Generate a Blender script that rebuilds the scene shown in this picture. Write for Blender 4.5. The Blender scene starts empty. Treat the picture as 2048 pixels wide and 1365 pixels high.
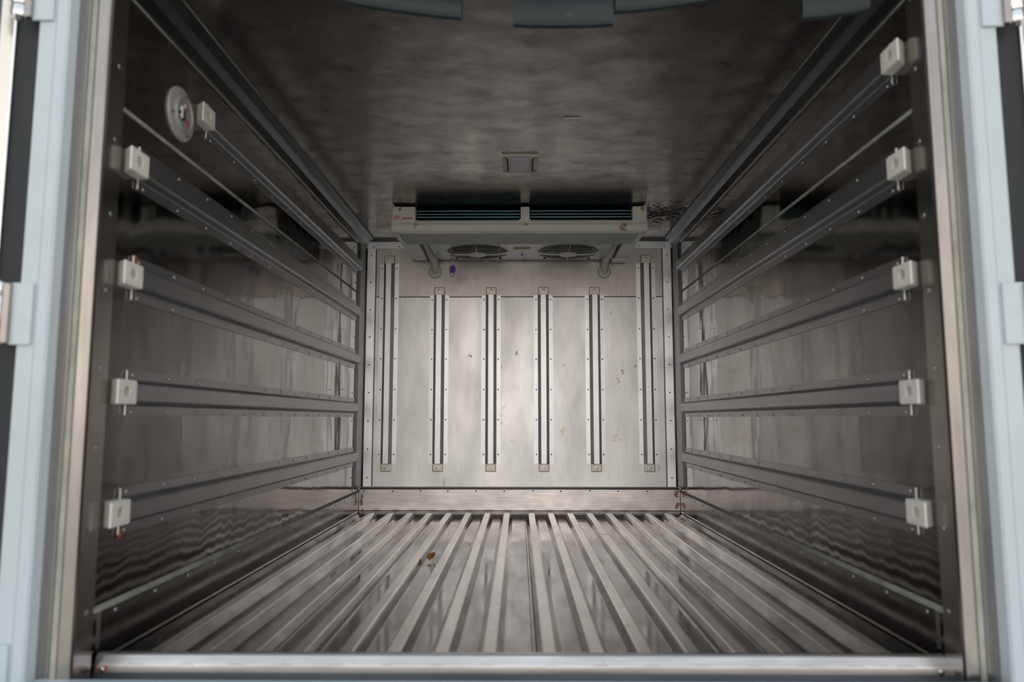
import bpy, bmesh, math, random
from math import sin, cos, pi, atan, radians
from mathutils import Vector, Matrix
random.seed(7)
S = bpy.context.scene
C = S.collection

# ------------------------------------------------------------------ camera
F_PX = 1450.0
cam_d = bpy.data.cameras.new('camera')
cam = bpy.data.objects.new('camera', cam_d); C.objects.link(cam)
cam_d.sensor_width = 36.0
cam_d.lens = F_PX / 2048 * 36.0
cam_d.clip_start = 0.02; cam_d.clip_end = 400
cam.location = (0, 0, 0)
cam.rotation_euler = (pi / 2 + atan(155.5 / F_PX), 0, atan(14 / F_PX))
cam_d.dof.use_dof = True
cam_d.dof.focus_distance = 3.75
cam_d.dof.aperture_fstop = 2.4
S.camera = cam

# ------------------------------------------------------------------ exposure
S.view_settings.view_transform = 'Standard'
S.view_settings.look = 'None'
S.view_settings.gamma = 1.0
S.view_settings.use_curve_mapping = False
S.view_settings.exposure = 0.05

# ------------------------------------------------------------------ node helpers
def N(nt, t, **kw):
    n = nt.nodes.new(t)
    for k, v in kw.items():
        if k.startswith('i_'):
            n.inputs[k[2:].replace('_', ' ')].default_value = v
        else:
            setattr(n, k, v)
    return n

def ramp(nt, fac, stops, interp='LINEAR'):
    r = nt.nodes.new('ShaderNodeValToRGB'); r.color_ramp.interpolation = interp
    e = r.color_ramp.elements
    while len(e) > 1: e.remove(e[-1])
    e[0].position = stops[0][0]; e[0].color = tuple(stops[0][1]) + (1,) if len(stops[0][1]) == 3 else stops[0][1]
    for p, c in stops[1:]:
        x = e.new(p); x.color = tuple(c) + (1,) if len(c) == 3 else c
    nt.links.new(fac, r.inputs[0])
    return r

# ------------------------------------------------------------------ world: hazy sky, bright near the horizon
W = bpy.data.worlds.new('sky'); S.world = W; W.use_nodes = True
nt = W.node_tree; nt.nodes.clear()
tc = N(nt, 'ShaderNodeTexCoord'); sep = N(nt, 'ShaderNodeSeparateXYZ')
nt.links.new(tc.outputs['Generated'], sep.inputs[0])
SKY = [(0.0, (0.4, 0.38, 0.36)), (0.47, (0.8, 0.76, 0.72)), (0.50, (1.75, 1.64, 1.55)), (0.57, (1.8, 1.72, 1.66)),
       (0.65, (1.15, 1.17, 1.2)), (0.8, (0.85, 0.95, 1.05)), (1.0, (0.7, 0.85, 1.0))]
mr = N(nt, 'ShaderNodeMapRange'); mr.inputs[1].default_value = -1; mr.inputs[2].default_value = 1
nt.links.new(sep.outputs['Z'], mr.inputs[0])
rp = ramp(nt, mr.outputs[0], [(p, tuple(c / 2 for c in col)) for p, col in SKY])
ns = N(nt, 'ShaderNodeTexNoise'); ns.inputs['Scale'].default_value = 5.0; ns.inputs['Detail'].default_value = 2
nt.links.new(tc.outputs['Generated'], ns.inputs['Vector'])
mx = N(nt, 'ShaderNodeMix', data_type='RGBA', blend_type='MULTIPLY'); mx.inputs[0].default_value = 1
r2 = ramp(nt, ns.outputs[0], [(0.35, (0.86, 0.80, 0.755)), (0.6, (1, 1, 1))])
nt.links.new(rp.outputs[0], mx.inputs[6]); nt.links.new(r2.outputs[0], mx.inputs[7])
bg = N(nt, 'ShaderNodeBackground'); bg.inputs['Strength'].default_value = 2.0
nt.links.new(mx.outputs[2], bg.inputs[0])
wo = N(nt, 'ShaderNodeOutputWorld'); nt.links.new(bg.outputs[0], wo.inputs[0])

# ------------------------------------------------------------------ sun (from the cab side, the box shades its own rear)
sd = bpy.data.lights.new('sun', 'SUN'); sd.energy = 3.6; sd.angle = radians(1.0); sd.color = (1.0, 0.93, 0.84)
so = bpy.data.objects.new('sun', sd); C.objects.link(so)
so.rotation_euler = Vector((-0.5, -0.62, -0.75)).to_track_quat('-Z', 'Y').to_euler()

# ------------------------------------------------------------------ materials
def mat(name, base, rough=0.4, metal=0.0, spec=0.5, var=0.0, vscale=6.0, stretch=(1, 1, 1), rvar=0.0,
        bump=0.0, bscale=4.0, bstretch=(1, 1, 1), spots=None, spot_col=(0.1, 0.06, 0.04), spot_scale=9.0,
        brush=0.0, brush_dir=(80, 80, 2), coat=0, mark=None, stain_matte=False):
    m = bpy.data.materials.new(name); m.use_nodes = True
    nt = m.node_tree; b = nt.nodes['Principled BSDF']; L = nt.links
    b.inputs['Base Color'].default_value = (*base, 1)
    b.inputs['Roughness'].default_value = rough; b.inputs['Metallic'].default_value = metal
    b.inputs['Specular IOR Level'].default_value = spec
    if coat: b.inputs['Coat Weight'].default_value = coat
    geo = N(nt, 'ShaderNodeNewGeometry')
    def mapped(st):
        mp = N(nt, 'ShaderNodeMapping'); mp.inputs['Scale'].default_value = st
        L.new(geo.outputs['Position'], mp.inputs[0]); return mp.outputs[0]
    col = None
    if var:
        n = N(nt, 'ShaderNodeTexNoise'); n.inputs['Scale'].default_value = vscale
        n.inputs['Detail'].default_value = 6; n.inputs['Roughness'].default_value = 0.62
        L.new(mapped(stretch), n.inputs['Vector'])
        lo = tuple(c * (1 - var) for c in base); hi = tuple(min(1, c * (1 + var * .6)) for c in base)
        r = ramp(nt, n.outputs[0], [(0.3, lo), (0.68, hi)]); col = r.outputs[0]
        if rvar:
            q = N(nt, 'ShaderNodeMapRange'); q.inputs[1].default_value = .3; q.inputs[2].default_value = .7
            q.inputs[3].default_value = rough + rvar; q.inputs[4].default_value = max(.03, rough - rvar)
            L.new(n.outputs[0], q.inputs[0]); L.new(q.outputs[0], b.inputs['Roughness'])
    def over(fac, c2):
        nonlocal col
        x = N(nt, 'ShaderNodeMix', data_type='RGBA'); L.new(fac, x.inputs[0])
        if col: L.new(col, x.inputs[6])
        else: x.inputs[6].default_value = (*base, 1)
        x.inputs[7].default_value = (*c2, 1); col = x.outputs[2]
    if brush:
        n = N(nt, 'ShaderNodeTexNoise'); n.inputs['Scale'].default_value = 1.0; n.inputs['Detail'].default_value = 4
        L.new(mapped(brush_dir), n.inputs['Vector'])
        r = ramp(nt, n.outputs[0], [(0.35, (0, 0, 0)), (0.75, (brush,) * 3)])
        over(r.outputs[0], tuple(c * .45 for c in base))
    if spots:
        n = N(nt, 'ShaderNodeTexNoise'); n.inputs['Scale'].default_value = spot_scale; n.inputs['Detail'].default_value = 8
        n.inputs['Roughness'].default_value = .7
        L.new(mapped((1, 1, 1)), n.inputs['Vector'])
        r = ramp(nt, n.outputs[0], [(spots, (0, 0, 0)), (spots + .06, (.75,) * 3)])
        over(r.outputs[0], spot_col)
    if mark:   # list of (centre, radius vector, colour, threshold, scale): ragged patches of dirt, rust, and shade painted for dents
        for cen, rad, sc_, th, scl in mark:
            sub = N(nt, 'ShaderNodeVectorMath', operation='SUBTRACT'); sub.inputs[1].default_value = cen
            L.new(geo.outputs['Position'], sub.inputs[0])
            dv = N(nt, 'ShaderNodeVectorMath', operation='DIVIDE'); dv.inputs[1].default_value = rad
            L.new(sub.outputs[0], dv.inputs[0])
            ln = N(nt, 'ShaderNodeVectorMath', operation='LENGTH'); L.new(dv.outputs[0], ln.inputs[0])
            n = N(nt, 'ShaderNodeTexNoise'); n.inputs['Scale'].default_value = scl; n.inputs['Detail'].default_value = 7
            L.new(mapped((1, 2.2, 1)), n.inputs['Vector'])
            a = N(nt, 'ShaderNodeMath', operation='MULTIPLY_ADD'); a.inputs[1].default_value = -.22
            L.new(ln.outputs[1], a.inputs[0]); L.new(n.outputs[0], a.inputs[2])
            r = ramp(nt, a.outputs[0], [(th, (0, 0, 0)), (th + .05, (.85,) * 3)])
            over(r.outputs[0], sc_)
            if stain_matte:
                for key, lo_, hi_ in (('Metallic', metal, 0.0), ('Roughness', rough, .75)):
                    q = N(nt, 'ShaderNodeMapRange'); q.inputs[3].default_value = lo_; q.inputs[4].default_value = hi_
                    L.new(r.outputs[0], q.inputs[0])
                    prev = b.inputs[key].links[0].from_socket if b.inputs[key].is_linked else None
                    if prev: L.new(prev, q.inputs[3])
                    L.new(q.outputs[0], b.inputs[key])
    if col: L.new(col, b.inputs['Base Color'])
    if bump:
        n = N(nt, 'ShaderNodeTexNoise'); n.inputs['Scale'].default_value = bscale; n.inputs['Detail'].default_value = 1.5
        L.new(mapped(bstretch), n.inputs['Vector'])
        bp = N(nt, 'ShaderNodeBump'); bp.inputs['Distance'].default_value = bump; bp.inputs['Strength'].default_value = 1
        L.new(n.outputs[0], bp.inputs['Height']); L.new(bp.outputs[0], b.inputs['Normal'])
    return m

M = {}
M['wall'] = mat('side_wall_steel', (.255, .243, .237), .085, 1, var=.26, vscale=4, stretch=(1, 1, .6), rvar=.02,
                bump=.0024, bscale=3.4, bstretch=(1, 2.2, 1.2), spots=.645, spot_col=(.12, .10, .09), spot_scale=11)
M['back'] = mat('back_wall_aluminium', (.86, .85, .835), .40, 1, var=.10, vscale=4, stretch=(1.3, 1, .5), rvar=.05,
                bump=.0016, bscale=5, spots=.645, spot_col=(.42, .34, .27), spot_scale=9, brush=.16, brush_dir=(150, 1, 9),
                mark=[((-.267, 3.92, .343), (.012, .2, .014), (.25, .22, .20), .33, 70), ((-.013, 3.92, .355), (.010, .2, .014), (.25, .22, .20), .33, 70),  # first three entries: shade of dents painted as dark spots
                       ((.502, 3.92, .563), (.014, .2, .016), (.30, .27, .25), .33, 60), ((.560, 3.92, .256), (.012, .2, .030), (.45, .30, .20), .40, 80),
                       ((.541, 3.92, .19), (.022, .2, .05), (.62, .50, .40), .43, 60), ((.630, 3.92, .283), (.013, .2, .03), (.38, .31, .26), .42, 80),
                       ((.236, 3.92, -.06), (.03, .2, .09), (.70, .62, .53), .43, 55), ((.527, 3.92, -.09), (.05, .2, .06), (.72, .64, .55), .43, 50),
                       ((-.10, 3.92, .0), (.04, .2, .10), (.66, .58, .48), .44, 38)])
M['backup'] = mat('upper_back_wall_aluminium', (.66, .61, .585), .34, 1, var=.14, vscale=5, rvar=.06, bump=.001, bscale=6,
                  brush=.3, brush_dir=(110, 1, 6))
M['kick'] = mat('kick_plate_steel', (.72, .69, .67), .30, 1, var=.18, vscale=7, stretch=(.5, 1, 1.5), rvar=.08, bump=.0006,
                bscale=7, spots=.66, spot_col=(.22, .13, .09), spot_scale=17, brush=.4, brush_dir=(6, 1, 130),
                mark=[((-.835, 3.9, -.43), (.012, .05, .08), (.16, .09, .06), .40, 30), ((.835, 3.9, -.43), (.016, .05, .09), (.17, .09, .055), .38, 30)])
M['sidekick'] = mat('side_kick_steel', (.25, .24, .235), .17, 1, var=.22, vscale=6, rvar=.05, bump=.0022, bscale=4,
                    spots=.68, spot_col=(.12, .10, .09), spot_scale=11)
M['ceil'] = mat('ceiling_aluminium', (.34, .31, .29), .235, 1, var=.36, vscale=8, stretch=(1, 1.5, 1), rvar=.07,
                bump=.0011, bscale=11, spots=.63, spot_col=(.16, .13, .11), spot_scale=14, stain_matte=True,
                mark=[((.70, 3.42, .985), (.20, .20, 1), (.022, .017, .015), .36, 42),
                       ((.93, 3.1, .985), (.12, .16, 1), (.03, .022, .018), .40, 45)])
M['floor'] = mat('floor_steel', (.35, .342, .34), .12, 1, var=.42, vscale=8, stretch=(2.2, .6, 1), rvar=.06, bump=.001,
                 bscale=5, spots=.66, spot_col=(.13, .085, .06), spot_scale=13, brush=.35, brush_dir=(90, 3, 3))
M['ribtop'] = mat('worn_rib_aluminium', (.92, .89, .86), .26, 1, var=.15, vscale=11, stretch=(1, .5, 1), spots=.62,
                  spot_col=(.25, .24, .25), spot_scale=10)
M['rail'] = mat('rail_aluminium', (.44, .44, .45), .40, 1, var=.08, vscale=8, brush=.2, brush_dir=(60, 1, 60))
M['slat'] = mat('slat_aluminium', (.95, .97, .99), .36, 1, var=.07, vscale=9, spots=.73, spot_col=(.15, .1, .08),
                spot_scale=22, brush=.15, brush_dir=(120, 1, 4))
M['trim'] = mat('corner_trim_aluminium', (.93, .95, .97), .36, 1, var=.08, vscale=8)
M['cove'] = mat('cove_aluminium', (.14, .14, .148), .32, 1, var=.08, vscale=8)
M['jamb'] = mat('jamb_dark_steel', (.11, .11, .115), .36, 1, var=.15, vscale=4)
M['post'] = mat('post_stainless', (.44, .41, .385), .22, 1, var=.22, vscale=3, stretch=(4, 1, 1), bump=.0008, bscale=5,
                brush=.35, brush_dir=(160, 1, 3))
M['seal'] = mat('old_sealant', (.37, .375, .325), .6, 0, var=.3, vscale=12)
M['paint'] = mat('pale_blue_white_paint', (.61, .69, .73), .32, 0, var=.05, vscale=4, coat=.3)
M['rubber'] = mat('black_rubber', (.018, .020, .021), .55)
M['rubber2'] = mat('grey_rubber', (.022, .027, .030), .5)
M['chrome'] = mat('hinge_steel', (.85, .85, .86), .12, 1, var=.1, vscale=12)
M['plastic'] = mat('white_plastic', (.88, .85, .78), .38, 0, var=.08, vscale=25)
M['cap'] = mat('beige_end_cap', (.80, .77, .66), .4, .7, var=.08, vscale=25)
M['lampframe'] = mat('lamp_frame_plastic', (.55, .53, .47), .4)
M['rivet'] = mat('rivet_steel', (.62, .62, .63), .3, 1)
M['rivetdark'] = mat('dull_rivet', (.20, .19, .19), .45, 1)
M['screw'] = mat('brass_screw', (.36, .31, .24), .3, 1)
M['evap'] = mat('cream_housing_plastic', (.78, .77, .69), .35, 0, var=.05, vscale=8,
                mark=[((.478, 3.258, .873), (.025, .05, .022), (.30, .12, .03), .33, 60),
                       ((-.475, 3.258, .875), (.015, .05, .016), (.38, .20, .09), .36, 60)])
M['evapplate'] = mat('pale_blue_sheet_metal', (.78, .82, .86), .35, .1, var=.05, vscale=8)
M['evaptray'] = mat('grey_green_tray', (.66, .66, .59), .5, 0, var=.06, vscale=8)
M['fin'] = mat('teal_black_fin', (.012, .035, .05), .4, .6)
M['finedge'] = mat('teal_tube', (.30, .55, .60), .25, 1)
M['dark'] = mat('dark_void', (.008, .008, .009), .8)
M['wire'] = mat('guard_wire', (.55, .54, .50), .35, .8)
M['hub'] = mat('fan_hub_white', (.78, .79, .78), .35)
M['blade'] = mat('fan_blade_grey', (.10, .10, .10), .4)
M['hose'] = mat('cream_hose', (.78, .75, .65), .5, 0, var=.12, vscale=14)
M['red'] = mat('red_print', (.55, .05, .03), .5)
M['orange'] = mat('ochre_sticker', (.55, .36, .10), .5)
M['purple'] = mat('purple_plastic', (.26, .06, .42), .25, coat=.4)
M['bluering'] = mat('dark_blue_ring', (.04, .04, .16), .3, .6)
M['brass'] = mat('old_brass', (.35, .26, .12), .35, 1)
M['dial'] = mat('grey_white_dial', (.40, .40, .375), .4, 0, var=.08, vscale=20)
M['dialin'] = mat('dial_face', (.30, .30, .31), .3)
M['leaf'] = mat('dry_leaf', (.85, .42, .12), .6, var=.3, vscale=60)
M['pvc'] = mat('clouded_pvc', (.075, .10, .11), .28, 0, var=.12, vscale=7)
M['pvc'].node_tree.nodes['Principled BSDF'].inputs['Transmission Weight'].default_value = .35
M['lens'] = mat('cloudy_lens', (.42, .40, .43), .2)
M['rust'] = mat('rust', (.40, .14, .04), .8, var=.3, vscale=60)
M['ground'] = mat('pale_concrete_yard', (.50, .475, .44), .8, 0, var=.25, vscale=1.5)
M['doorin'] = mat('door_liner_steel', (.17, .19, .21), .3, 1, var=.2, vscale=5)
M['dooredge'] = mat('door_edge_steel', (.9, .86, .78), .25, 1)

# ------------------------------------------------------------------ mesh helpers
def link(name, bm, m, parent=None, smooth=False):
    me = bpy.data.meshes.new(name)
    bmesh.ops.recalc_face_normals(bm, faces=bm.faces)
    if smooth:
        for f in bm.faces: f.smooth = True
    bm.to_mesh(me); bm.free()
    o = bpy.data.objects.new(name, me); C.objects.link(o)
    for x in (m if isinstance(m, (list, tuple)) else [m]): me.materials.append(M[x])
    if smooth:
        try: me.set_sharp_from_angle(angle=radians(38))
        except Exception: pass
    if parent: o.parent = parent
    return o

def empty(name, loc=(0, 0, 0)):
    o = bpy.data.objects.new(name, None); C.objects.link(o); o.location = loc; o.empty_display_size = .05
    return o

def tag(o, label, cat, group=None):
    o['label'] = label; o['category'] = cat
    if group: o['group'] = group
    return o

def struct(o, label=None):
    o['kind'] = 'structure'
    if label: o['label'] = label
    return o

def box(bm, x0, x1, y0, y1, z0, z1, bev=0, mi=0):
    r = bmesh.ops.create_cube(bm, size=1)
    vs = r['verts']
    for v in vs:
        v.co = Vector(((x0 + x1) / 2 + v.co.x * (x1 - x0), (y0 + y1) / 2 + v.co.y * (y1 - y0), (z0 + z1) / 2 + v.co.z * (z1 - z0)))
    fs = set(f for v in vs for f in v.link_faces)
    if bev:
        es = list(set(e for v in vs for e in v.link_edges))
        r = bmesh.ops.bevel(bm, geom=es, offset=bev, segments=2, affect='EDGES', profile=.6)
        fs = set(r['faces']) | set(f for f in bm.faces if f in fs)
    for f in fs:
        if f.is_valid: f.material_index = mi

def prism(bm, pts, a, b, axis, mi=0, caps=True, mis=None):
    """extrude closed 2-D profile between a and b. axis 'x': pts=(y,z); 'y': pts=(x,z); 'z': pts=(x,y)"""
    def P(p, t):
        return {'x': (t, p[0], p[1]), 'y': (p[0], t, p[1]), 'z': (p[0], p[1], t)}[axis]
    A = [bm.verts.new(P(p, a)) for p in pts]; B = [bm.verts.new(P(p, b)) for p in pts]
    n = len(pts)
    for i in range(n):
        f = bm.faces.new((A[i], A[(i + 1) % n], B[(i + 1) % n], B[i])); f.material_index = mis[i] if mis else mi
    if caps:
        f = bm.faces.new(A); f.material_index = mi
        f = bm.faces.new(B[::-1]); f.material_index = mi

def lathe(bm, prof, origin, axis, seg=20, mi=0, cap=True):
    """prof = [(radius, height)], axis a unit Vector"""
    ax = Vector(axis).normalized()
    u = ax.orthogonal().normalized(); w = ax.cross(u)
    rings = []
    for r, h in prof:
        if r < 1e-6: rings.append([bm.verts.new(Vector(origin) + ax * h)])
        else: rings.append([bm.verts.new(Vector(origin) + ax * h + (u * cos(2 * pi * k / seg) + w * sin(2 * pi * k / seg)) * r) for k in range(seg)])
    for a, b in zip(rings, rings[1:]):
        for k in range(seg):
            k2 = (k + 1) % seg
            if len(a) == 1 and len(b) == 1: continue
            if len(a) == 1: f = bm.faces.new((a[0], b[k], b[k2]))
            elif len(b) == 1: f = bm.faces.new((a[k], a[k2], b[0]))
            else: f = bm.faces.new((a[k], a[k2], b[k2], b[k]))
            f.material_index = mi
    if cap:
        for rg in (rings[0], rings[-1]):
            if len(rg) > 2:
                f = bm.faces.new(rg); f.material_index = mi

def tube(bm, pts, r, seg=10, closed=False, mi=0):
    pts = [Vector(p) for p in pts]; n = len(pts); rings = []; up = None
    for i, p in enumerate(pts):
        if closed: t = (pts[(i + 1) % n] - pts[i - 1]).normalized()
        else: t = (pts[min(i + 1, n - 1)] - pts[max(i - 1, 0)]).normalized()
        u = t.orthogonal().normalized() if up is None else (up - t * up.dot(t)).normalized()
        up = u; w = t.cross(u)
        rr = r[i] if isinstance(r, (list, tuple)) else r
        rings.append([bm.verts.new(p + (u * cos(2 * pi * k / seg) + w * sin(2 * pi * k / seg)) * rr) for k in range(seg)])
    m = n if closed else n - 1
    for i in range(m):
        a, b = rings[i], rings[(i + 1) % n]
        for k in range(seg):
            f = bm.faces.new((a[k], a[(k + 1) % seg], b[(k + 1) % seg], b[k])); f.material_index = mi
    if not closed:
        bm.faces.new(rings[0]); bm.faces.new(rings[-1][::-1])

# one rivet mesh, shared. local +Z is the outward axis
def dome_mesh(name, r, h, m):
    bm = bmesh.new(); lathe(bm, [(r, 0), (r, h * .3), (r * .8, h * .75), (r * .4, h), (0, h)], (0, 0, 0), (0, 0, 1), 10)
    me = bpy.data.meshes.new(name)
    bmesh.ops.recalc_face_normals(bm, faces=bm.faces)
    for f in bm.faces: f.smooth = True
    bm.to_mesh(me); bm.free(); me.materials.append(M[m]); return me
RIV = dome_mesh('rivet', .0048, .0026, 'rivet')
RIVD = dome_mesh('rivet', .0042, .0020, 'rivetdark')
RIVB = dome_mesh('rivet', .0058, .0030, 'rivet')
def rivet(p, normal, parent, me=None, name='rivet'):
    o = bpy.data.objects.new(name, me or RIV); C.objects.link(o)
    o.location = p; o.rotation_euler = Vector(normal).to_track_quat('Z', 'Y').to_euler()
    o.parent = parent
    return o
def screw_head(p, normal, parent, r=.007, m='screw', name='screw'):
    bm = bmesh.new()
    lathe(bm, [(r * 1.5, 0), (r * 1.5, .001), (r, .0014), (r, .0035), (r * .75, .0055), (r * .35, .0055), (r * .3, .0038), (0, .0038)], (0, 0, 0), (0, 0, 1), 14)
    o = link(name, bm, m, parent, True)
    o.location = p; o.rotation_euler = Vector(normal).to_track_quat('Z', 'Y').to_euler()
    return o

# ------------------------------------------------------------------ dimensions (metres; origin is the lens)
HW = .855            # half width between the side walls
YB = 3.92            # back wall
ZF, ZC = -.512, .985
FR = {-1: -.012, 1: .012}      # the frame stands a touch skew
YF = 1.50            # front end of the side walls
SIDE = {-1: 'left', 1: 'right'}

# ------------------------------------------------------------------ shell
for s in (-1, 1):
    bm = bmesh.new(); box(bm, min(s * HW, s * (HW + .075)), max(s * HW, s * (HW + .075)), 1.47, YB + .07, -.60, 1.06)
    o = struct(link('wall_' + SIDE[s], bm, 'wall'))
    # sealant line along the wall
    bm = bmesh.new(); x0, x1 = sorted((s * HW, s * (HW - .0025)))
    box(bm, x0, x1, YF + FR[s], 3.80, .661, .670)
    struct(link('trim_%d' % (1 if s < 0 else 2), bm, 'seal'))
    # kick plate (baseboard): plate, folded top bead, cove into the floor
    bm = bmesh.new()
    t = .004
    pts = [(s * (HW - .0002), -.385), (s * (HW - t), -.387), (s * (HW - t), -.484), (s * (HW - .007), -.488),
           (s * (HW - .007), -.492), (s * (HW - .0002), -.492)]
    prism(bm, pts, 1.53 + FR[s], YB - .002, 'y')
    kb = struct(link('baseboard_' + SIDE[s], bm, 'sidekick'))
    bm = bmesh.new(); x0, x1 = sorted((s * (HW - .0005), s * (HW - .007)))
    prism(bm, [(x0, -.388), (x1, -.388), (x1, -.381), (x0, -.377)] if s < 0 else [(x0, -.388), (x1, -.388), (x1, -.377), (x0, -.381)], 1.50 + FR[s], YB - .01, 'y')
    link('sealant_bead', bm, 'seal', kb)
    for k in range(14):
        rivet((s * (HW - .004), 1.572 + .168 * k, -.400), (-s, 0, 0), kb)
    # jamb plate with rivets
    bm = bmesh.new(); x0, x1 = sorted((s * (HW - .006), s * (HW + .03)))
    box(bm, x0, x1, 1.434 + FR[s], YF + FR[s], -.56, ZC, .0015)
    jb = struct(link('trim_%d' % (3 if s < 0 else 4), bm, 'jamb'))
    for k in range(9):
        rivet((s * (HW - .006), 1.476 + FR[s] * 1.2, .905 - .1605 * k), (-s, 0, 0), jb, RIVB)

bm = bmesh.new(); box(bm, -HW - .075, HW + .075, 1.47, YB + .07, ZC, ZC + .075)
struct(link('ceiling', bm, 'ceil'))
bm = bmesh.new()
box(bm, -HW, HW, YB, YB + .07, .666, ZC, mi=1)
box(bm, -HW, HW, YB + .0025, YB + .07, .660, .667, mi=2)
box(bm, -HW, HW, YB, YB + .07, -.60, .661, mi=0)
struct(link('wall_back', bm, ['back', 'backup', 'rubber']))

# floor: corrugated sheet, one mesh
RX = [.064 + .1003 * k for k in range(8)]
RX = sorted([-x for x in RX] + RX)
prof = [(-HW, -.491), (-HW + .05, ZF)]; mi = []
ZR = -.487
for x in RX:
    for dx, z, m_ in ((-.0295, ZF, 0), (-.027, ZF + .002, 1), (-.0150, ZR - .002, 1), (-.0120, ZR, 1), (.0120, ZR, 1), (.0150, ZR - .002, 1), (.027, ZF + .002, 1), (.0295, ZF, 0)):
        prof.append((x + dx, z))
prof += [(HW - .05, ZF), (HW, -.491)]
bm = bmesh.new()
ys = (1.50, 3.835, 3.85)
rows = []
for yi, y in enumerate(ys):
    rows.append([bm.verts.new((x, y, z if yi < 2 or abs(x) > HW - .01 else ZF)) for x, z in prof])
for a, b in zip(rows, rows[1:]):
    for i in range(len(prof) - 1):
        f = bm.faces.new((a[i], a[i + 1], b[i + 1], b[i]))
        top = prof[i][1] > ZF + .02 and prof[i + 1][1] > ZF + .02
        f.material_index = 1 if top else 0
# back drain strip rising to the kick plate, and the slab under the sheet
c0 = [bm.verts.new((x, 3.85, ZF)) for x in (-HW, HW)]; c1 = [bm.verts.new((x, 3.885, ZF)) for x in (-HW, HW)]
c2 = [bm.verts.new((x, 3.912, -.492)) for x in (-HW, HW)]; c3 = [bm.verts.new((x, YB, -.492)) for x in (-HW, HW)]
for a, b in ((c0, c1), (c1, c2), (c2, c3)): bm.faces.new((a[0], a[1], b[1], b[0])).material_index = 1
bmesh.ops.remove_doubles(bm, verts=bm.verts, dist=1e-5)
box(bm, -HW - .07, HW + .07, 1.40, YB + .07, -.62, ZF - .003)
box(bm, .0285, .0305, 1.50, 3.83, ZF - .002, ZF + .0012, mi=2)
struct(link('floor', bm, ['floor', 'ribtop', 'rubber']))

# back kick plate
bm = bmesh.new()
prism(bm, [(YB - .001, -.366), (YB - .004, -.366), (YB - .016, -.374), (YB - .016, -.482), (YB - .020, -.487), (YB - .001, -.487)], -.849, .849, 'x')
kb = struct(link('baseboard_back', bm, 'kick'))
bm = bmesh.new(); box(bm, -.84, .84, YB - .008, YB - .001, -.369, -.361); link('sealant_bead', bm, 'jamb', kb)
for k in range(12):
    rivet((-.822 + .1495 * k + random.uniform(-.005, .005), YB - .016, -.381 + random.uniform(-.002, .002)), (0, -1, 0), kb, RIVD)

# back corner angles (one leg on the back wall, one on the side wall)
for s in (-1, 1):
    bm = bmesh.new()
    pts = [(s * HW, YB), (s * HW, 3.765), (s * (HW - .004), 3.765), (s * (HW - .010), 3.80), (s * (HW - .016), YB - .012), (s * (HW - .022), YB - .005), (s * .789, YB - .004), (s * .789, YB)]
    prism(bm, pts, -.36, .934, 'z', mis=[0, 1, 1, 1, 1, 0, 0, 0])
    tr = struct(link('trim_%d' % (5 if s < 0 else 6), bm, ['trim', 'cove']))
    for k in range(9):
        rivet((s * .812, YB - .005, .895 - .151 * k), (0, -1, 0), tr, RIVD)
    bm = bmesh.new(); x0, x1 = sorted((s * .789, s * .783)); box(bm, x0, x1, YB - .0015, YB, -.36, .93)
    link('sealant_bead', bm, 'jamb', tr)
# strip under the ceiling on the back wall
bm = bmesh.new(); box(bm, -.833, .833, YB - .005, YB, .936, .972, .001)
tr = struct(link('trim_7', bm, 'trim'))
bm = bmesh.new(); box(bm, -.84, .84, YB - .009, YB - .001, .972, ZC); link('edge_strip', bm, 'cove', tr)
for x in (-.80, -.66, .66, .80): rivet((x, YB - .005, .944), (0, -1, 0), tr, RIVD)

# ceiling coves
for s in (-1, 1):
    bm = bmesh.new()
    p = [(.855, .985), (.795, .985), (.797, .981), (.822, .973), (.827, .967), (.835, .960), (.841, .956), (.850, .930), (.855, .925)]
    prism(bm, [(s * a, b) for a, b in p], YF - .01, YB - .006, 'y')
    cv = struct(link('trim_%d' % (8 if s < 0 else 9), bm, 'cove'))
    bm = bmesh.new(); x0, x1 = sorted((s * .7945, s * .7915)); box(bm, x0, x1, YF, YB - .01, .9825, .9848); link('sealant_bead', bm, 'seal', cv)
    bm = bmesh.new(); x0, x1 = sorted((s * .8548, s * .8525)); box(bm, x0, x1, YF, YB - .01, .921, .925); link('sealant_bead', bm, 'seal', cv)

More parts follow.
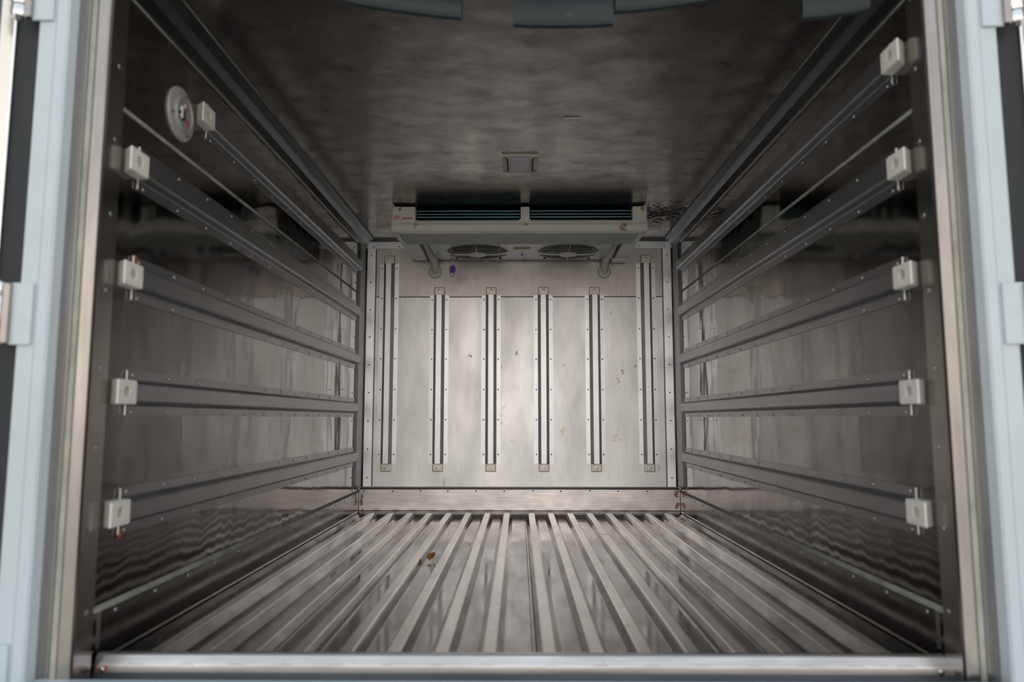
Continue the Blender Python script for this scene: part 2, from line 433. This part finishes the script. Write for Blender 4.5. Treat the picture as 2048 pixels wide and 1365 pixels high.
# ------------------------------------------------------------------ rear frame: posts, painted pillars, sill, header
for s in (-1, 1):
    o = FR[s]
    bm = bmesh.new()
    X = lambda a: s * a
    pts = [(X(.849), 1.50 + o), (X(.846), 1.437 + o), (X(.849), 1.431 + o), (X(.855), 1.430 + o), (X(.857), 1.433 + o), (X(.874), 1.433 + o), (X(.877), 1.441 + o),
           (X(.888), 1.441 + o), (X(.891), 1.433 + o), (X(.916), 1.4355 + o), (X(.921), 1.444 + o), (X(.930), 1.446 + o), (X(.930), 1.50 + o)]
    prism(bm, pts, -.60, 1.12, 'z')
    p = struct(link('trim_%d' % (10 if s < 0 else 11), bm, 'post'))
    bm = bmesh.new(); x0, x1 = sorted((X(.8765), X(.8885)))
    box(bm, x0, x1, 1.431 + o, 1.443 + o, -.60, 1.12, .003); link('sealant_bead', bm, 'seal', p)
    # painted pillar with a seam
    bm = bmesh.new()
    pts = [(X(.917), 1.45 + o), (X(.917), 1.407 + o), (X(.921), 1.402 + o), (X(.940), 1.402 + o), (X(.9405), 1.4035 + o), (X(.9415), 1.4035 + o), (X(.942), 1.402 + o),
           (X(.974), 1.402 + o), (X(.978), 1.406 + o), (X(.980), 1.50 + o)]
    prism(bm, pts, -.75, 1.12, 'z')
    struct(link('trim_%d' % (12 if s < 0 else 13), bm, 'paint'))
    # pillar flank behind the hinges
    bm = bmesh.new(); x0, x1 = sorted((X(.9805), X(1.040)))
    box(bm, x0, x1, 1.425 + o, 1.50 + o, -.75, 1.12)
    box(bm, min(X(.935), X(1.03)), max(X(.935), X(1.03)), 1.50 + o, 1.60, -.75, 1.12)
    struct(link('trim_%d' % (14 if s < 0 else 15), bm, 'rubber2'))

bm = bmesh.new()
prism(bm, [(1.528, -.60), (1.528, -.473), (1.525, -.470), (1.514, -.470), (1.510, -.473), (1.5015, -.488), (1.5005, -.491), (1.4985, -.503), (1.4905, -.5115), (1.4905, -.60)], -.8485, .8485, 'x', mis=[0] * 7 + [1] * 4)  # lower bevel's dim reflection is put into the colour with darker steel
sl = struct(link('trim_16', bm, ['kick', 'jamb']))
bm = bmesh.new(); box(bm, -.8488, .8488, 1.425, 1.4900, -.60, -.513, .002); link('threshold_groove', bm, 'jamb', sl)
bm = bmesh.new(); box(bm, -.915, .915, 1.30, 1.4245, -.62, -.490, .003)
struct(link('trim_17', bm, 'paint'))
bm = bmesh.new(); box(bm, -.99, .99, 1.41, 1.52, 1.0, 1.12)  # header out of view, added to block light above the doorway
struct(link('trim_18', bm, 'paint'))
for s in (-1, 1):
    bm = bmesh.new(); lathe(bm, [(.006, 0), (.006, .002), (.003, .005), (0, .005)], (s * .832, 1.4985, -.497), (0, -1, 0), 10); link('screw', bm, 'rivet', sl, True)
bm = bmesh.new()
for k in range(9):
    a = random.uniform(-.012, .012); b = random.uniform(-.01, .01)
    lathe(bm, [(random.uniform(.002, .005), 0), (.001, .001)], (-.832 + a, 1.4980, -.495 + b * .5), (0, -1, 0), 7)
link('rust_patch', bm, 'rust', sl)

# ------------------------------------------------------------------ doors swung wide open, hinges
def door(s):
    o = FR[s]
    root = struct(empty('door_%d' % (1 if s < 0 else 2), (s * 1.048, 1.412 + o, 0)))
    root.rotation_euler = (0, 0, s * radians(140))
    # built as when closed: x along the leaf towards the middle, y into the box
    def part(name, a, b, y0, y1, z0, z1, m, bev=.002):
        bm = bmesh.new(); x0, x1 = sorted((-s * a, -s * b)); box(bm, x0, x1, y0, y1, z0, z1, bev)
        return link(name, bm, m, root)
    part('panel', -.010, .95, -.075, -.006, -.72, 1.10, 'paint', .003)
    part('edge_strip', -.010, .012, -.006, .004, -.70, 1.08, 'dooredge', .001)
    part('liner', .014, .90, -.006, .002, -.70, 1.08, 'doorin')
    part('gasket', .06, .09, .002, .016, -.66, 1.04, 'rubber', .004)
    for k in range(11): rivet((-s * .026, .002, .98 - .16 * k), (0, 1, 0), root, RIVB)
    return root
D = {s: door(s) for s in (-1, 1)}

def hinge(s, zc, label):
    o = FR[s]; X = lambda a: s * a
    root = tag(empty('door_hinge', (X(.985), 1.400 + o, zc)), label, 'hinge')
    bm = bmesh.new()
    # leaf on the pillar
    x0, x1 = sorted((X(.945) - X(.985), X(.988) - X(.985)))
    box(bm, x0, x1, -.006, .002, -.061, .061, .003)
    link('leaf', bm, 'paint', root)
    bm = bmesh.new(); x0, x1 = sorted((X(.984) - X(.985), X(1.0) - X(.985)))
    box(bm, x0, x1, -.016, .000, -.059, .059, .003); link('knuckle_arm', bm, 'post', root)
    for a, b in ((-.060, -.036), (-.034, .034), (.036, .060)):
        bm = bmesh.new(); lathe(bm, [(.0135, a), (.0145, a + .002), (.0145, b - .002), (.0135, b)], (X(1.009) - X(.985), -.012, 0), (0, 0, 1), 20)
        link('knuckle', bm, 'chrome', root, True)
    bm = bmesh.new(); lathe(bm, [(.006, -.066), (.006, .066)], (X(1.009) - X(.985), -.012, 0), (0, 0, 1), 12)
    link('pin', bm, 'rivetdark', root, True)
    return root
hinge(-1, .203, 'steel hinge with pale leaf halfway up the left door pillar')
hinge(1, .205, 'steel hinge with pale leaf halfway up the right door pillar')
hinge(-1, .866, 'steel hinge at the top of the left door pillar, cut by the frame')
hinge(1, .856, 'steel hinge at the top of the right door pillar, cut by the frame')
hinge(-1, -.478, 'pale hinge leaf at the foot of the left door pillar')

# ------------------------------------------------------------------ side lashing rails
ZRAIL = [.806, .558, .3085, .0565, -.196]
ORD = ['topmost', 'second highest', 'middle', 'second lowest', 'lowest']
EXTRA = {(-1, 0): 'starts behind the round dial', (-1, 1): 'below the round dial', (-1, 2): 'brown stain at its front flange',
         (-1, 3): 'looking almost horizontal', (-1, 4): 'just above the kick plate',
         (1, 0): 'close under the ceiling', (1, 1): 'under the thin sealant line', (1, 2): 'above the brightest wall panel',
         (1, 3): 'looking almost horizontal', (1, 4): 'just above the kick plate'}
def block_mesh():
    """white plastic end stop, blind hole in the face towards the room; local x out from the wall, y along it"""
    bm = bmesh.new(); n = 24
    cy, cz, r = .036, .001, .0118
    poly = [(0, -.024), (.002, -.026), (.072, -.026), (.074, -.024), (.074, .024), (.072, .026), (.002, .026), (0, .024)]
    def hit(a):
        d = (cos(a), sin(a)); best = None
        for i in range(len(poly)):
            p = poly[i]; q = poly[(i + 1) % len(poly)]
            ex, ez = q[0] - p[0], q[1] - p[1]; den = d[0] * ez - d[1] * ex
            if abs(den) < 1e-9: continue
            t = ((p[0] - cy) * ez - (p[1] - cz) * ex) / den; u = ((p[0] - cy) * d[1] - (p[1] - cz) * d[0]) / den
            if t > 0 and -1e-6 <= u <= 1 + 1e-6 and (best is None or t < best): best = t
        return cy + d[0] * best, cz + d[1] * best
    angs = sorted(set([2 * pi * k / n for k in range(n)] + [math.atan2(p[1] - cz, p[0] - cy) % (2 * pi) for p in poly]))
    rings = []
    for w, kind in ((0, 'o'), (.024, 'o'), (.027, 'i'), (.027, 'h'), (.026, 'h2'), (.003, 'h2')):
        row = []
        for a in angs:
            if kind == 'o': y, z = hit(a)
            elif kind == 'i':
                y, z = hit(a); y = cy + (y - cy) * .97; z = cz + (z - cz) * .94
            else:
                rr = r + .001 if kind == 'h' else r
                y, z = cy + rr * cos(a), cz + rr * sin(a)
            y += .022 * max(0, 1 - w / .024) * (1 - y / .074)
            row.append(bm.verts.new((w, y, z)))
        rings.append(row)
    m = len(angs)
    for a, b in zip(rings, rings[1:]):
        for k in range(m): bm.faces.new((a[k], a[(k + 1) % m], b[(k + 1) % m], b[k]))
    bm.faces.new(rings[0]); bm.faces.new(rings[-1])
    return bm
def rail_pts(s):
    p = [(0, -.050), (.003, -.050), (.0035, -.029), (.006, -.0265), (.022, -.022), (.0265, -.0175), (.0265, .0175), (.022, .022), (.006, .0265), (.0035, .029), (.003, .050), (0, .050)]
    return [(-s * (a - .0), z) for a, z in p]
for s in (-1, 1):
    for i, z in enumerate(ZRAIL):
        y0 = 1.578 + FR[s]
        if (s, i) == (-1, 0): y0 = 1.895
        root = tag(empty('lashing_rail', (s * HW, y0, z)), 'grey %s horizontal lashing rail on %s wall, %s' % (ORD[i], SIDE[s], EXTRA[(s, i)]), 'rail',
                   'horizontal lashing rails on the %s wall' % SIDE[s])
        L = 3.755 - y0
        bm = bmesh.new(); prism(bm, rail_pts(s), 0, L, 'y')
        link('channel', bm, 'rail', root)
        bm = bmesh.new()   # rounded back end
        prism(bm, [(-s * a, b) for a, b in ((0, -.030), (.020, -.027), (.0275, -.019), (.0275, .019), (.020, .027), (0, .030))], L - .004, L + .008, 'y')
        link('end_cap', bm, 'rail', root)
        for k in range(13):
            yy = 1.602 + .1675 * k + FR[s] - y0
            if yy < .02: continue
            for dz in (.039, -.042): rivet((-s * .0032, yy, dz), (-s, 0, 0), root)
        bm = block_mesh()
        if s > 0: bmesh.ops.scale(bm, vec=(-1, 1, 1), verts=bm.verts)
        b = link('end_stop', bm, 'plastic', root); b['label'] = 'white plastic end stop'
        b.location = (-s * .0002, -.074, 0)
        screw_head((-s * .0032, .036, .001), (-s, 0, 0), b, .0072, 'rivetdark')
        bm = bmesh.new(); lathe(bm, [(.0016, -.048), (.0016, .048)], (-s * .005, -.003, 0), (0, 0, 1), 8)
        link('end_plate', bm, 'trim', root)
        if (s, i) in ((-1, 2), (-1, 4)):
            bm = bmesh.new(); dz = .044 if i == 2 else -.047
            x0, x1 = sorted((-s * .002, -s * .0042)); box(bm, x0, x1, -.001, .012, dz - .010, dz + .008, .001)
            link('rust_stain', bm, 'rust', root)

# ------------------------------------------------------------------ upright rails on the back wall
XS = [(-.7115, 1), (-.4345, 0), (-.1515, 0), (.1325, 0), (.4120, 0), (.6945, 1)]
XL = ['leftmost', 'second from left', 'third from left', 'third from right', 'second from right', 'rightmost']
for i, (x, tall) in enumerate(XS):
    ztop = .848 if tall else .672
    zb = -.238
    root = tag(empty('lashing_rail', (x, YB, zb)), '%s upright aluminium lashing rail on back wall, %s' % (XL[i], 'tall one beside the cooling unit' if tall else 'short one below the cooling unit'),
               'rail', 'upright lashing rails on the back wall')
    p = [(-.0525, 0), (-.0525, -.003), (-.0300, -.0035), (-.0290, -.005), (-.0160, -.026), (-.0140, -.0285), (.0140, -.0285), (.0160, -.026), (.0290, -.005), (.0300, -.0035), (.0525, -.003), (.0525, 0)]
    bm = bmesh.new(); prism(bm, p, 0, ztop - zb, 'z'); link('channel', bm, 'slat', root)
    zr = [.648, .4825, .321, .156, -.0055, -.190]
    if tall: zr = [.822, .655, .4865, .324, .157, -.006, -.190]
    for z in zr:
        for dx in (-.0395, .0395): rivet((dx, -.0033, z - zb), (0, -1, 0), root, RIVD)
    for zc, sg in ((ztop - zb, 1), (0, -1)):
        bm = bmesh.new()
        z0, z1 = sorted((zc, zc + sg * .043)); box(bm, -.028, .028, -.020, 0, z0, z1, .005)
        c = link('end_cap', bm, 'cap', root); c['label'] = 'beige plastic end cap'
        screw_head((0, -.020, zc + sg * .024), (0, -1, 0), c, .006, 'rivet')

# ------------------------------------------------------------------ cooling unit under the ceiling
EY = 3.27
ev = tag(empty('cooling_unit', (0, EY, ZC)), 'cream ceiling cooling unit with two fans against the back wall', 'cooling unit')
def E(o): return o
def eb(bm): bmesh.ops.translate(bm, verts=bm.verts, vec=(0, -EY, -ZC)); return bm
# fascia lower band (rounded), side brackets, centre post
bm = bmesh.new()
pts = [(3.30, .912), (3.270, .912), (3.266, .910), (3.264, .905), (3.264, .898), (3.258, .896), (3.255, .890), (3.255, .876), (3.258, .864), (3.266, .855), (3.278, .852), (3.30, .852)]
prism(bm, pts, -.588, .590, 'x')
bmesh.ops.bevel(bm, geom=[e for e in bm.edges if abs(abs(e.verts[0].co.x) - .589) < .002 and abs(abs(e.verts[1].co.x) - .589) < .002], offset=.006, segments=2, affect='EDGES')
link('fascia', eb(bm), 'evap', ev, True)
bm = bmesh.new(); box(bm, -.586, -.478, 3.262, 3.40, .900, .976, .006); box(bm, -.584, -.530, 3.2585, 3.27, .948, .974, .003)
lb = link('side_bracket', eb(bm), 'evap', ev, True)
bm = bmesh.new(); box(bm, .524, .590, 3.262, 3.40, .900, .976, .006); box(bm, .548, .587, 3.2585, 3.27, .948, .974, .003)
rb = link('side_bracket', eb(bm), 'evap', ev, True)
bm = bmesh.new(); box(bm, .008, .050, 3.262, 3.30, .900, .975, .006); box(bm, .002, .056, 3.264, 3.29, .900, .918, .004)
link('centre_post', eb(bm), 'evap', ev, True)
# coil
bm = bmesh.new(); box(bm, -.475, .524, 3.335, 3.40, .905, .978); link('coil_core', eb(bm), 'dark', ev)
for xa, xe in ((-.474, .006), (.052, .523)):
    bm = bmesh.new(); x = xa
    while x < xe:
        a = [bm.verts.new(q) for q in ((x, 3.336, .912), (x, 3.298, .912), (x, 3.298, .970), (x, 3.336, .970))]
        b = [bm.verts.new(q) for q in ((x + .0007, 3.336, .912), (x + .0007, 3.298, .912), (x + .0007, 3.298, .970), (x + .0007, 3.336, .970))]
        for k in range(3): bm.faces.new((a[k], a[k + 1], b[k + 1], b[k]))
        bm.faces.new(a); bm.faces.new(b[::-1])
        x += .0042
    box(bm, xa, xe, 3.333, 3.337, .911, .971)
    link('coil_fins', eb(bm), 'fin', ev)
for z in (.915, .936, .950, .9655):
    for a, b in ((-.474, .006), (.052, .523)):
        bm = bmesh.new(); tube(bm, [(a, 3.302, z), (b, 3.302, z)], .0016 if z != .936 else .0022, 8)
        link('coil_tube', eb(bm), 'finedge', ev, True)
# body: side panels, drip tray, fan plate
for a in (-1, 1):
    bm = bmesh.new(); x0, x1 = sorted((a * .586, a * .560)); box(bm, x0, x1, 3.275, 3.885, .862, .968, .003)
    link('side_panel', eb(bm), 'evapplate', ev)
bm = bmesh.new(); prism(bm, [(3.27, .8535), (3.275, .850), (3.480, .850), (3.486, .862), (3.27, .862)], -.548, .550, 'x'); link('drip_tray', eb(bm), 'evaptray', ev)
FX = (-.2165, .256); FY = 3.705; FRR = .158
# plate with two round holes
bm = bmesh.new()
ZP = .866
def plate_with_holes(bm, x0, x1, y0, y1, holes, z):
    xs = [x0] + [v for h in holes for v in (h[0] - h[2] - .006, h[0] + h[2] + .006)] + [x1]
    seg = 48
    for i in range(len(xs) - 1):
        a, b = xs[i], xs[i + 1]
        if i % 2 == 0:
            bm.faces.new([bm.verts.new(q) for q in ((a, y0, z), (b, y0, z), (b, y1, z), (a, y1, z))])
        else:
            hx, hy, hr = holes[i // 2]
            O = []; I = []
            for k in range(seg):
                t = 2 * pi * k / seg; d = (cos(t), sin(t))
                sx = ((b - hx) if d[0] > 0 else (a - hx)) / d[0] if abs(d[0]) > 1e-6 else 1e9
                sy = ((y1 - hy) if d[1] > 0 else (y0 - hy)) / d[1] if abs(d[1]) > 1e-6 else 1e9
                m_ = min(sx, sy)
                O.append(bm.verts.new((hx + d[0] * m_, hy + d[1] * m_, z))); I.append(bm.verts.new((hx + d[0] * hr, hy + d[1] * hr, z)))
            J = [bm.verts.new((v.co.x, v.co.y, z + .05)) for v in I]
            for k in range(seg):
                k2 = (k + 1) % seg
                bm.faces.new((O[k], O[k2], I[k2], I[k])); bm.faces.new((I[k], I[k2], J[k2], J[k]))
PY0, PY1 = 3.486, 3.880
plate_with_holes(bm, -.45, .47, PY0, PY1, [(FX[0], FY, FRR - .004), (FX[1], FY, FRR - .004)], ZP)
box(bm, -.45, .47, 3.874, 3.882, ZP - .003, ZP + .06)
link('fan_plate', eb(bm), 'evapplate', ev)
bm = bmesh.new(); box(bm, -.56, .56, 3.40, 3.875, .935, .975); link('inner_shroud', eb(bm), 'dark', ev)
for a, b in ((-.560, -.497), (.515, .560)):
    bm = bmesh.new(); box(bm, a, b, 3.47, 3.88, .858, .880, .002); link('bottom_cover', eb(bm), 'evapplate', ev)
for a in (-.474, .492):
    bm = bmesh.new(); box(bm, a - .024, a + .024, 3.48, 3.88, .882, .92); link('pipe_channel', eb(bm), 'jamb', ev)
bm = bmesh.new(); box(bm, .50, .585, 3.83, 3.895, .846, .860, .003); link('corner_pad', eb(bm), 'evap', ev)
for fx in FX:
    g = empty('fan_guard', (fx, FY - EY, ZP - .008 - ZC)); g.parent = ev
    # the guard root carries its own wire mesh as sub-parts
    rings = [.050 + .0108 * k for k in range(11)]
    bm = bmesh.new()
    for r in rings:
        z = -.006 + .010 * ((r - .05) / .108) ** 3
        tube(bm, [(r * cos(2 * pi * k / 40), r * sin(2 * pi * k / 40), z) for k in range(40)], .0016, 5, True)
    link('guard_wire', bm, 'wire', g, True)
    for k in range(4):
        t = pi / 2 * k
        bm = bmesh.new(); tube(bm, [(cos(t) * r, sin(t) * r, -.0085 + .012 * ((r - .05) / .11) ** 3) for r in (.05, .075, .1, .13, .162)], .0022, 6)
        link('guard_spoke', bm, 'wire', g, True)
    for k in range(4):
        t = pi / 4 + pi / 2 * k
        bm = bmesh.new(); tube(bm, [(cos(t) * .158, sin(t) * .158, 0), (cos(t) * .172, sin(t) * .172, 0)], .004, 6)
        lathe(bm, [(.0065, -.008), (.0065, -.003), (.003, -.001)], (cos(t) * .168, sin(t) * .168, 0), (0, 0, 1), 10)
        link('mounting_lug', bm, 'brass', g, True)
    bm = bmesh.new(); lathe(bm, [(0, -.012), (.044, -.012), (.050, -.009), (.050, -.004)], (0, 0, 0), (0, 0, 1), 28); link('hub_cover', bm, 'hub', g, True)
    f = empty('fan', (fx, FY - EY, ZP + .028 - ZC)); f.parent = ev
    bm = bmesh.new(); lathe(bm, [(.045, -.015), (.045, .02)], (0, 0, 0), (0, 0, 1), 24); link('fan_hub', bm, 'blade', f, True)
    for k in range(7):
        t = 2 * pi * k / 7
        bm = bmesh.new(); rows = []
        for j in range(5):
            r = .042 + .025 * j; row = []
            for q in range(4):
                a = t + (q / 3 - .5) * .62 + .06 * j
                row.append(bm.verts.new((r * cos(a), r * sin(a), -.014 + .028 * q / 3)))
            rows.append(row)
        for a_, b_ in zip(rows, rows[1:]):
            for q in range(3): bm.faces.new((a_[q], a_[q + 1], b_[q + 1], b_[q]))
        bmesh.ops.solidify(bm, geom=bm.faces[:], thickness=.0015)
        link('fan_blade', bm, 'blade', f, True)
# screws on the fascia and plate
for x, z in ((-.474, .886), (.033, .887), (.478, .885)): screw_head((x, 3.2548 - EY, z - ZC), (0, -1, 0), ev, .0062, 'screw')
for x, z in ((-.546, .961), (.567, .961)): screw_head((x, 3.2582 - EY, z - ZC), (0, -1, 0), ev, .0065, 'screw')
for x, y in ((.018, 3.76), (-.43, 3.874), (.03, 3.876), (.25, 3.876), (.45, 3.874)): screw_head((x, y - EY, ZP - .003 - ZC), (0, 0, -1), ev, .0055, 'brass')
bm = bmesh.new(); box(bm, -.026, .060, 3.60, 3.65, ZP - .0015, ZP); link('sticker', eb(bm), 'orange', ev)

def text(body, size, loc, parent, m, shear=0, sx=1, name='lettering', bold=.0):
    cu = bpy.data.curves.new(name, 'FONT'); cu.body = body; cu.size = size; cu.extrude = .0004; cu.shear = shear; cu.offset = bold
    cu.align_x = 'LEFT'; cu.resolution_u = 3
    t = bpy.data.objects.new(name + '_tmp', cu); C.objects.link(t)
    dg = bpy.context.evaluated_depsgraph_get()
    me = bpy.data.meshes.new_from_object(t.evaluated_get(dg)); me.name = name
    bpy.data.objects.remove(t)
    o = bpy.data.objects.new(name, me); C.objects.link(o); me.materials.clear(); me.materials.append(M[m])
    o.scale = (sx, 1, 1); o.rotation_euler = (pi / 2, 0, 0); o.location = loc; o.parent = parent
    return o
text('SF2', .025, (-.578, 3.2610 - EY, .9150 - ZC), ev, 'red', .2, .72, bold=.0004)
text('DENSO', .0145, (-.541, 3.2610 - EY, .9150 - ZC), ev, 'red', .35, 1.06, bold=.0003)

# drain hoses: parts of the unit
for s in (-1, 1):
    xa, xb = (-.476, -.459) if s < 0 else (.490, .468)
    P = [(xa, 3.56, .893), (xa, 3.70, .888), (xa * .995, 3.80, .872), (xb, 3.85, .850), (xb, 3.885, .825), (xb, 3.905, .805), (xb, 3.918, .800)]
    bm = bmesh.new(); tube(bm, [(a, b - EY, c - ZC) for a, b, c in P], .0185, 16); h = link('drain_hose', bm, 'hose', ev, True)
    h['label'] = 'cream drain hose'
    bm = bmesh.new(); tube(bm, [(a, b - EY, c - ZC) for a, b, c in P[3:5]], .0215, 16); link('collar', bm, 'hose', h, True)
    bm = bmesh.new(); lathe(bm, [(.036, 0), (.036, .005), (.031, .012), (.022, .013)], (xb, YB - EY, .80 - ZC), (0, -1, 0), 24); link('flange', bm, 'hose', h, True)

# key tag on a brass clip
kt = tag(empty('key_tag', (-.344, 3.70, .852)), 'purple plastic key tag hanging on a brass clip from left fan guard', 'key tag')
bm = bmesh.new(); tube(bm, [(.006 * cos(t) , .0, -.012 + .018 * sin(t)) for t in [2 * pi * k / 16 for k in range(16)]], .0020, 6, True)
box(bm, -.006, .006, -.004, .004, -.046, -.028, .002); link('clip', bm, 'brass', kt, True)
bm = bmesh.new(); tube(bm, [(0, 0, -.046), (.0008, 0, -.054), (0, 0, -.062)], .0014, 6); link('cord', bm, 'brass', kt, True)
bm = bmesh.new(); prism(bm, [(-.013, -.100), (-.016, -.094), (-.015, -.068), (-.009, -.060), (.009, -.060), (.015, -.068), (.016, -.094), (.013, -.100)], -.003, .003, 'y'); tg = link('tag_body', bm, 'purple', kt)
bm = bmesh.new(); box(bm, -.008, .008, -.0042, -.003, -.095, -.069, .0005); link('tag_window', bm, 'bluering', tg)
bm = bmesh.new(); tube(bm, [(.010 * cos(t), 0, -.108 + .010 * sin(t)) for t in [2 * pi * k / 20 for k in range(20)]], .0016, 6, True); link('split_ring', bm, 'bluering', kt, True)

# ------------------------------------------------------------------ round dial on the left wall
dl = tag(empty('wall_dial', (-HW, 1.750, .764)), 'round grey white dial with red marks high on the left wall', 'dial')
bm = bmesh.new(); lathe(bm, [(.068, 0), (.068, .003), (.066, .006), (.046, .009), (.044, .014), (.041, .015), (.039, .010), (0, .010)], (0, 0, 0), (1, 0, 0), 44); link('bezel', bm, 'dial', dl, True)
bm = bmesh.new(); lathe(bm, [(.039, .0102), (.039, .011), (0, .011)], (0, 0, 0), (1, 0, 0), 36); fc = link('face', bm, 'dialin', dl, True)
bm = bmesh.new(); box(bm, .011, .016, -.022, -.012, -.016, .014, .001); box(bm, .011, .013, -.004, .006, .016, .026, .001); link('white_bar', bm, 'hub', dl)
bm = bmesh.new(); box(bm, .011, .015, -.009, .0, -.018, .010, .001); lathe(bm, [(.004, 0), (.004, .003), (0, .003)], (.011, -.026, -.004), (1, 0, 0), 10); lathe(bm, [(.004, 0), (.004, .003), (0, .003)], (.011, -.030, -.017), (1, 0, 0), 10); link('dark_mark', bm, 'dark', dl)
bm = bmesh.new(); box(bm, .011, .013, .008, .014, .014, .024, .001); box(bm, .011, .013, .012, .018, -.020, -.004, .001); box(bm, .011, .0125, .022, .026, -.030, -.012, .0005); link('red_mark', bm, 'red', dl)
for a in (75, -60, 195): screw_head((.0065, cos(radians(a)) * .054, sin(radians(a)) * .054), (1, 0, 0), dl, .003, 'rivetdark')

# ------------------------------------------------------------------ ceiling fittings
cl = tag(empty('ceiling_lamp', (.005, 2.71, ZC)), 'small rectangular lamp fitting with clouded lens in the middle of ceiling', 'lamp')
bm = bmesh.new()
for a in ((-.068, -.040, -.090, .090), (.040, .068, -.090, .090)): box(bm, a[0], a[1], a[2], a[3], -.010, 0, .002)
for a in ((-.044, .044, -.092, -.074), (-.044, .044, .074, .092)): box(bm, a[0], a[1], a[2], a[3], -.009, 0, .002)
link('frame', bm, 'lampframe', cl)
bm = bmesh.new(); box(bm, -.039, .039, -.073, .073, -.006, 0, .002); link('lens', bm, 'lens', cl)
for x in (-.0475, .0475):
    bm = bmesh.new(); box(bm, x - .003, x + .003, -.072, .072, -.0108, -.009); link('slot', bm, 'dark', cl)
for x in (-.041, .041):
    bm = bmesh.new(); box(bm, x - .004, x + .004, -.078, .078, -.016, -.010, .001); link('lens_clip', bm, 'lampframe', cl)
for x in (-.056, .056):
    for y in (-.07, .07): screw_head((x, y, -.010), (0, 0, -1), cl, .004, 'brass')
tb = bmesh.new(); box(tb, -.027, .027, -.010, .010, -.006, 0, .002)
ob = link('ceiling_clip', tb, 'lampframe'); ob.location = (.178, 2.30, ZC)
tag(ob, 'tiny pale clip on the ceiling right of the lamp fitting', 'clip')

# strip curtain tied up under the header
def strip(xc, w, zb, tilt, label, yb=1.53, rot=0):
    root = tag(empty('curtain_strip', (xc, yb, ZC)), label, 'curtain strip', 'plastic curtain strips folded up at the doorway')
    path = [(0, -.002), (-.004, (zb - ZC) * .5), (-.006, (zb - ZC) + .014), (.000, (zb - ZC) + .003), (.008, (zb - ZC)), (.017, (zb - ZC) + .004), (.022, (zb - ZC) + .018), (.026, (zb - ZC) * .5), (.034, -.006)]
    bm = bmesh.new(); rows = []
    for j in range(7):
        u = j / 6 - .5
        rows.append([bm.verts.new((u * w, y, z + (u * tilt if z < -.01 else 0) - .004 * (abs(u) * 2) ** 3 * (-1))) for y, z in path])
    for a, b in zip(rows, rows[1:]):
        for k in range(len(path) - 1): bm.faces.new((a[k], a[k + 1], b[k + 1], b[k]))
    bmesh.ops.solidify(bm, geom=bm.faces[:], thickness=.0025)
    link('sheet', bm, 'pvc', root, True)
    bm = bmesh.new(); box(bm, -w / 2, w / 2, -.010, -.004, -.022, 0, .001); link('clamp_bar', bm, 'rail', root)
    root.rotation_euler = (0, 0, rot)
    return root
s1 = strip(.0995, .222, .868, 0, 'middle grey plastic curtain strip, its pale folded edge hanging lowest')
screw_head((.012, -.008, -.095), (0, -1, 0), s1, .003, 'rivetdark')
strip(-.262, .270, .905, -.042, 'grey plastic curtain strip hanging left of the middle one, edge sloping down')
strip(.330, .230, .912, .03, 'dim plastic curtain strip just right of the middle one, barely in frame')
strip(.705, .150, .890, .02, 'plastic curtain strip nearest the right wall, rounded lower corner')

# dry leaf
bm = bmesh.new()
rows = []
for j in range(9):
    t = j / 8; w = .015 * sin(pi * t ** .7) * (1 - .3 * t) + .0004
    rows.append([bm.verts.new((q * w, -.035 + .075 * t, .002 + .004 * abs(q) + .006 * sin(pi * t))) for q in (-1, -.5, 0, .5, 1)])
for a, b in zip(rows, rows[1:]):
    for k in range(4): bm.faces.new((a[k], a[k + 1], b[k + 1], b[k]))
bmesh.ops.solidify(bm, geom=bm.faces[:], thickness=.0008)
lf = link('dry_leaf', bm, 'leaf'); lf.location = (-.318, 2.70, ZF + .0095); lf.rotation_euler = (radians(11), radians(4), radians(-10))
tag(lf, 'small orange dry leaf lying between floor ribs', 'leaf')

# ------------------------------------------------------------------ yard behind the truck (seen only in the metal)
bm = bmesh.new(); box(bm, -60, 60, -80, 40, -1.50, -1.40)
struct(link('ground', bm, 'ground'))
